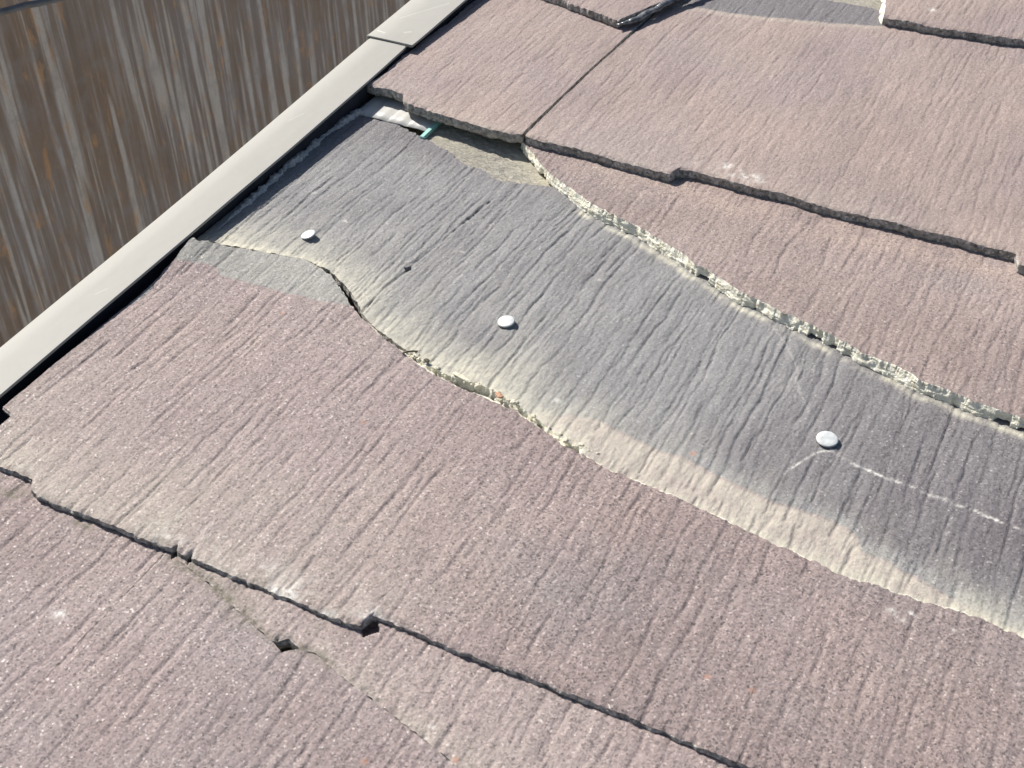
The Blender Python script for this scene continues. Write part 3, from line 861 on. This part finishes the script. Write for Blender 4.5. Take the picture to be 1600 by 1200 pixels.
# ---- whole course
dj = curve([(y, x) for x, y in S['D_joint']] + [(-30, 4.6), (260, 11.3)])
d1 = curve(S['D1_bottom']); d2 = curve(np.vstack([S['D2_bottom'], [(700, -20)]]))
d1l = curve([(y, x) for x, y in S['D1_left']])
dg = curve(S['D2_grey'])
def paint_D(U, V, db, dt, w, w2):
    w[..., 0] = np.clip(0.04 + 0.22 * fbm(U / 50, V / 60, 25, 3), 0, 0.4)
    line = dg(U) + 1.2 * fbm(U / 6, V / 6, 27, 3)
    g = sstep(-1.2, 1.2, V - line) * sstep(4, 14, U) * (U < 158)
    w[..., 0] = np.maximum(w[..., 0], g)
    w2[..., 0] = np.maximum(0.62 * g, np.clip(0.12 + 0.12 * sstep(20, 250, U) + 0.4 * fbm(U / 60, V / 60, 37, 3), 0, 0.6) * (1 - g))
    w[..., 1] = np.clip(0.16 * np.exp(-(db / 10)) * (0.7 + 1.4 * fbm(U / 12, V / 9, 28, 3)) + 0.25 * np.exp(-((V - line + 3) / 3.0) ** 2) * (U > 14) * (U < 158), 0, 1)
    for (x, y), r in zip(S['D_scuff'][:2], (11.0, 5.0)):
        w[..., 2] = np.maximum(w[..., 2], 0.75 * np.exp(-(((U - x) / r) ** 2 + ((V - y) / 5.0) ** 2)) * np.clip(0.4 + 2.2 * fbm(U / 3, V / 5, 29, 3), 0, 1))
    w2[..., 2] = 0.30
    w2[..., 3] = np.clip(0.30 + 0.75 * fbm(U / 45, V / 60, 52, 3), 0, 0.8)
make_slate('slate', 'D', LEFT, 4.6, d1, lambda u: np.full_like(u, 262.0), roof, paint=paint_D, plate='faint', gain=1.0, seed=8,
           left=lambda V: d1l(V) - 0.2 + 1.8 * fbm(V / 7, 0.7, 5, 4), right=lambda V: dj(V) - 1.3 + 0.4 * fbm(V / 7, 0.1, 6, 3), jag=(0.5, 0.3),
           label='whole pink slate beside the verge trim, overhanging the bare felt')
make_slate('slate', 'D', 5.6, RIGHT, d2, lambda u: np.full_like(u, 262.0), roof, paint=paint_D, plate='faint', gain=1.0, seed=9,
           left=lambda V: dj(V) + 1.1 + 0.4 * fbm(V / 7, 0.9, 7, 3), jag=(0.32, 0.3),
           label='widest whole pink slate, right of the open joint, with a step in its lower edge')

# ---- topmost course
e1 = curve(S['E1_bottom']); e2 = curve(np.vstack([S['E2_bottom'], [(700, 246)]]))
e1r = curve([(y, x) for x, y in S['E1_right']] + [(430, 55)])
e2l = curve([(y, x) for x, y in S['E2_left']] + [(430, 122)])
def paint_E(U, V, db, dt, w, w2):
    w[..., 0] = np.clip(0.05 + 0.25 * fbm(U / 50, V / 60, 26, 3), 0, 0.4)
    w2[..., 0] = np.clip(0.15 + 0.4 * fbm(U / 60, V / 60, 38, 3), 0, 0.6)
    w2[..., 2] = 0.30
    w2[..., 3] = np.clip(0.32 + 0.8 * fbm(U / 40, V / 50, 53, 3), 0, 0.9)
    x, y = S['D_scuff'][2]
    w[..., 2] = np.exp(-(((U - x) / 2.2) ** 2 + ((V - y) / 2.0) ** 2))
make_slate('slate', 'E', LEFT, -4.0, e1, lambda u: np.full_like(u, 430.0), roof, paint=paint_E, plate='faint', seed=10, dv=2.0,
           right=lambda V: e1r(V), jag=(0.8, 0.3), edges=('cut', 'cut', 'cut', 'cut'), label='pink slate at the top with a slanting broken lower edge')
make_slate('slate', 'E', 157.0, RIGHT, e2, lambda u: np.full_like(u, 430.0), roof, paint=paint_E, plate='faint', seed=12, dv=2.0,
           left=lambda V: e2l(V) + 0.8 * fbm(V / 4, 0.7, 5, 3), jag=(0.5, 0.3), edges=('cut', 'cut', 'cut', 'broken'),
           label='pink slate at the top right with a white broken left edge')

# ------------------------------------------------------------------ verge trim
def trim_length(name, v0, v1, uin, uout, ztop, parent, notch=0.0, lip=0.0):
    vsn = np.unique(np.r_[np.linspace(v0, v1, 40), np.linspace(v0, v0 + 6, 6), np.linspace(v1 - 14, v1, 10)])
    prof = []
    verts, faces = [], []
    for v in vsn:
        a, b = float(uin(v)), float(uout(v))
        if notch:
            a -= notch * float(sstep(v1 - 16, v1 - 2, v))
        z = ztop + lip * float(np.exp(-(v - v0) / 3.0)) + 0.25 * float(fbm(v / 60, 0.4, 3, 2))
        w = a - b
        loop = [(a - 9.0, z - 2.2), (a - 8.0, z - 2.4), (a - 2.0, z - 1.9), (a - 0.4, z - 1.7), (a, z - 1.2), (a, z - 0.3), (a - 0.35, z + 0.03),
                (a - 0.3 * w, z + 0.12), (a - 0.6 * w, z + 0.10), (b + 1.4, z), (b + 0.3, z - 0.5), (b, z - 1.6), (b + 0.1, z - 48.0), (b + 1.0, z - 48.0),
                (b + 1.0, z - 2.0), (b + 2.0, z - 1.0), (a - 0.5 * w, z - 0.8), (a - 9.0, z - 1.2)]
        verts += [(x * MM, v * MM, zz * MM) for x, zz in loop]
    L = 18
    for i in range(len(vsn) - 1):
        for k in range(L):
            faces.append((i * L + k, i * L + (k + 1) % L, (i + 1) * L + (k + 1) % L, (i + 1) * L + k))
    faces.append(tuple(range(L))); faces.append(tuple(range((len(vsn) - 1) * L, len(vsn) * L))[::-1])
    me = bpy.data.meshes.new(name)
    me.from_pydata(verts, [], faces)
    me.materials.append(M_TRIM)
    bm = bmesh.new(); bm.from_mesh(me); bmesh.ops.recalc_face_normals(bm, faces=bm.faces); bm.to_mesh(me); bm.free()
    for p in me.polygons: p.use_smooth = len(p.vertices) == 4
    o = link(name, me, parent)
    md = o.modifiers.new('edges', 'EDGE_SPLIT'); md.split_angle = math.radians(40)
    return o
M_GAP_SHADE = plain('verge_gap_shade', (0.030, 0.031, 0.037), (0.050, 0.051, 0.060), 60, 0.9, 0.0, spec=0.1)  # near-black colour standing in for deep shade in the verge gap
trim = link('verge_trim', None)
place(trim, 0, 0, 0)
tag(trim, 'pale beige folded metal trim running up the verge beside the slates', 'roof trim')
tin = curve([(-800, -109.7), (-332, -110.2), (-83, -111.5), (20, -113.4), (44, -114.4), (66, -114.8)])
tou = curve([(-800, -134.2), (-303, -136.2), (-149, -138.0), (56, -144.4), (70, -144.7)])
t_low = trim_length('trim_length', -338, 66, tin, tou, 7.8, trim, notch=2.0)
uin = curve([(55, -110.8), (130, -111.8), (500, -114)])
uou = curve([(55, -146.6), (120, -147.8), (500, -150)])
t_up = trim_length('trim_length', 56, 470, uin, uou, 8.8, trim, lip=0.5)
t_up['label'] = 'upper length of trim lapped over the one below'
t_b = trim_length('trim_length', -780, -336, lambda v: -108.0 + 0 * v, lambda v: -136.5 + 0 * v, 10.2, trim)  # unseen lower length, raised to throw a wider shadow on the slates

bm = bmesh.new()  # added dark boxes: shade of the gap under the trim put into colour
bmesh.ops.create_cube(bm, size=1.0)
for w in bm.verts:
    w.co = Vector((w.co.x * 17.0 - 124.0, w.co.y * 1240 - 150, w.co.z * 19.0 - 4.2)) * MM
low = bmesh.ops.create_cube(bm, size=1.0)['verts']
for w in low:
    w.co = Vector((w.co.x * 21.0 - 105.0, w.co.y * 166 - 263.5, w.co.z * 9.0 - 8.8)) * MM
me = bpy.data.meshes.new('gap_shade_strip'); bm.to_mesh(me); bm.free(); me.materials.append(M_GAP_SHADE)
o = link('gap_shade_strip', me, trim); o['label'] = 'added near-black strip standing in for the shade under the trim'

# ------------------------------------------------------------------ verge flashing under the slates
fl = link('verge_flashing', None)
place(fl, -66, 0, -7)
tag(fl, 'short strip of pale ribbed sheet metal with a teal edge beside the bare felt', 'flashing', kind='thing')
def flashing():
    us = np.linspace(-112, -60.5, 120); vs_ = np.linspace(-16, 190, 24)
    U, V = np.meshgrid(us, vs_, indexing='ij')
    n, m = U.shape
    Z = -5.2 + 0.55 * np.abs(np.sin((U + 61) / 14.0 * math.pi)) ** 0.6 + 0.08 * np.sin((U + 61) / 7.0 * 2 * math.pi)
    top = np.stack([U + 66, V, Z + 7], -1).reshape(-1, 3)
    P = np.concatenate([top, top - np.array([0, 0, 0.5])]) * MM
    I = np.arange(n * m).reshape(n, m); N = n * m
    ii, jj = np.meshgrid(np.arange(n - 1), np.arange(m - 1), indexing='ij')
    a = (ii * m + jj).ravel()
    q = np.stack([a, a + m, a + m + 1, a + 1], -1)
    qs = [q, q[:, ::-1] + N]
    ring = np.concatenate([I[:-1, 0], I[-1, :-1], I[::-1, -1][:-1], I[0, ::-1][:-1]])
    r2 = np.roll(ring, -1)
    qs.append(np.stack([ring, ring + N, r2 + N, r2], -1))
    return np_mesh('ribbed_sheet', P, np.concatenate(qs), [M_SHEET])
link('ribbed_sheet', flashing(), fl)
bm = bmesh.new()
bmesh.ops.create_cube(bm, size=1.0)
for w in bm.verts:
    w.co = Vector((w.co.x * 3.0 + 7.0, w.co.y * 216 + 84, w.co.z * 2.6 + 1.4)) * MM
bmesh.ops.bevel(bm, geom=list(bm.edges), offset=0.0003, segments=1, affect='EDGES')
me = bpy.data.meshes.new('folded_edge'); bm.to_mesh(me); bm.free(); me.materials.append(M_TEAL)
o = link('folded_edge', me, fl); o['label'] = 'teal painted folded edge'

# fuzzy ridge of grit along the gutter under the trim
def grit_ridge():
    pts = ridge[np.argsort(-ridge[:, 1])]
    vsn = np.arange(-170, 6, 0.9)
    seg = 14
    P = []
    for v in vsn:
        c = float(g_left(v)) + 2.2
        zc = float(plane_z('B', v)) - 0.6
        env = float(sstep(-170, -120, v) * sstep(6, -6, v))
        r = (0.5 + 2.3 * env) * (0.85 + 0.9 * float(fbm(v / 9, 0.2, 4, 3)))
        for k in range(seg):
            th = 2 * math.pi * k / seg
            j = 1 + 0.75 * float(fbm(v / 2.0, th * 1.5, 8, 3))
            P.append((c + math.cos(th) * r * j * 1.1, v, zc + math.sin(th) * r * j * 0.9))
    n = len(vsn)
    q = []
    for i in range(n - 1):
        for k in range(seg):
            q.append((i * seg + k, i * seg + (k + 1) % seg, (i + 1) * seg + (k + 1) % seg, (i + 1) * seg + k))
    P = np.array(P) - np.array([-114, -80, -3])
    return np_mesh('grit_ridge', P * MM, np.array(q), [M_GRIT], smooth=np.zeros(len(q), bool))
o = link('grit_ridge', grit_ridge())
place(o, -114, -80, -3)
tag(o, 'fuzzy grey ridge of grit lying in the shadow under the verge trim', 'grit', kind='stuff')

# torn dark strip at the open joint up the slope
sp = S['strip']
tt = np.linspace(0, 1, 46)
arc = np.r_[0, np.cumsum(np.hypot(*np.diff(sp, axis=0).T))]; arc /= arc[-1]
px, py = np.interp(tt, arc, sp[:, 0]), np.interp(tt, arc, sp[:, 1])
pts = [(x + 1.2 * float(fbm(t * 9, 0.3, 2, 3)) - px[0], y - py[0], 3.2 + 1.6 * float(fbm(t * 7, 0.8, 3, 3)) + 1.2 * t) for x, y, t in zip(px, py, tt)]
rad = [2.6 * (0.35 + 0.65 * min(1, t * 7)) * (1 + 0.5 * float(fbm(t * 14, 0.1, 6, 3))) for t in tt]
o = link('torn_strip', tube_mesh('torn_strip', pts, rad, M_RUBBER, 12, 0.75))
place(o, px[0], py[0], 1.0)
tag(o, 'crumpled dark strip of torn flashing at the corner of the top slate', 'flashing scrap')

# ------------------------------------------------------------------ crumbs along the lower break
def zB(v): return float(plane_z('B', v))
CH = S['chips']
specs = [
    (CH[0], 'stone_chip', 'orange chip lying on the crack of the grey slate', M_ORANGE, (2.6, 1.5, 0.9), -0.3),
    (CH[1], 'stone_sliver', 'long thin cream sliver lying along the crack', M_CREAM, (6.2, 1.2, 0.8), -0.22),
    (CH[2], 'stone_chip', 'small dark brown chip at the bend of the crack', M_DARKCHIP, (1.5, 1.1, 0.9), 0.2),
    (CH[3], 'stone_chip', 'cream chip casting a dark shadow below the orange chip', M_CREAM, (2.0, 1.5, 1.2), 0.4),
    (CH[4], 'stone_chip', 'tiny cream crumb on the pale dust between two larger chips', M_CREAM, (1.3, 1.1, 1.0), 0.1),
    (CH[5], 'stone_chip', 'rounded cream chip lying furthest down the crack', M_CREAM, (1.7, 1.4, 1.3), -0.5),
]
for i, ((x, y), nm, lb, mt, sz, rot) in enumerate(specs):
    o = blob(nm, x, y, zB(y) + sz[2] * 0.7 + 0.4, *sz, mt, 60 + i, rot)
    tag(o, lb, 'stone chip', 'chips lying along the crack')
x, y = CH[6]
tp = [(-3, -2.0, 0.2), (-1, -0.5, 0.9), (1.2, 0.8, 1.0), (3.4, 2.6, 0.5)]
o = link('twig', tube_mesh('twig', tp, [0.4, 0.5, 0.5, 0.3], M_DARKCHIP, 8))
place(o, x, y, zB(y) + 0.6)
tag(o, 'tiny dark twig lying across the crack', 'twig')

def crumbs():
    r = np.random.default_rng(5)
    bm = bmesh.new()
    for _ in range(60):
        u = r.uniform(44, 112) if r.random() < 0.8 else r.uniform(112, 160)
        v = float(np.maximum(bh(u), bc(u))) + r.normal(0.6, 1.1)
        s = abs(r.normal(0.35, 0.28)) + 0.2
        mtx = Matrix.Translation(Vector((u - 90, v + 225, zB(v) + s * 0.3 - zB(-225))) * MM) @ Matrix.Rotation(r.uniform(0, 6), 4, 'Z') @ Matrix.Diagonal((s * 1.5 * MM, s * MM, s * 0.8 * MM, 1))
        res = bmesh.ops.create_icosphere(bm, subdivisions=1, radius=1.0, matrix=mtx)
        for w in res['verts']:
            w.co += Vector(r.normal(0, 0.12 * s, 3)) * MM
    me = bpy.data.meshes.new('crumbs'); bm.to_mesh(me); bm.free(); me.materials.append(M_CREAM)
    return me
o = link('crumbs', crumbs())
place(o, 90, -225, zB(-225))
tag(o, 'cream crumbs spilled along the crack between the two slate halves', 'crumbs', kind='stuff')
for o in bpy.data.objects:
    if '_o' in o: del o['_o']
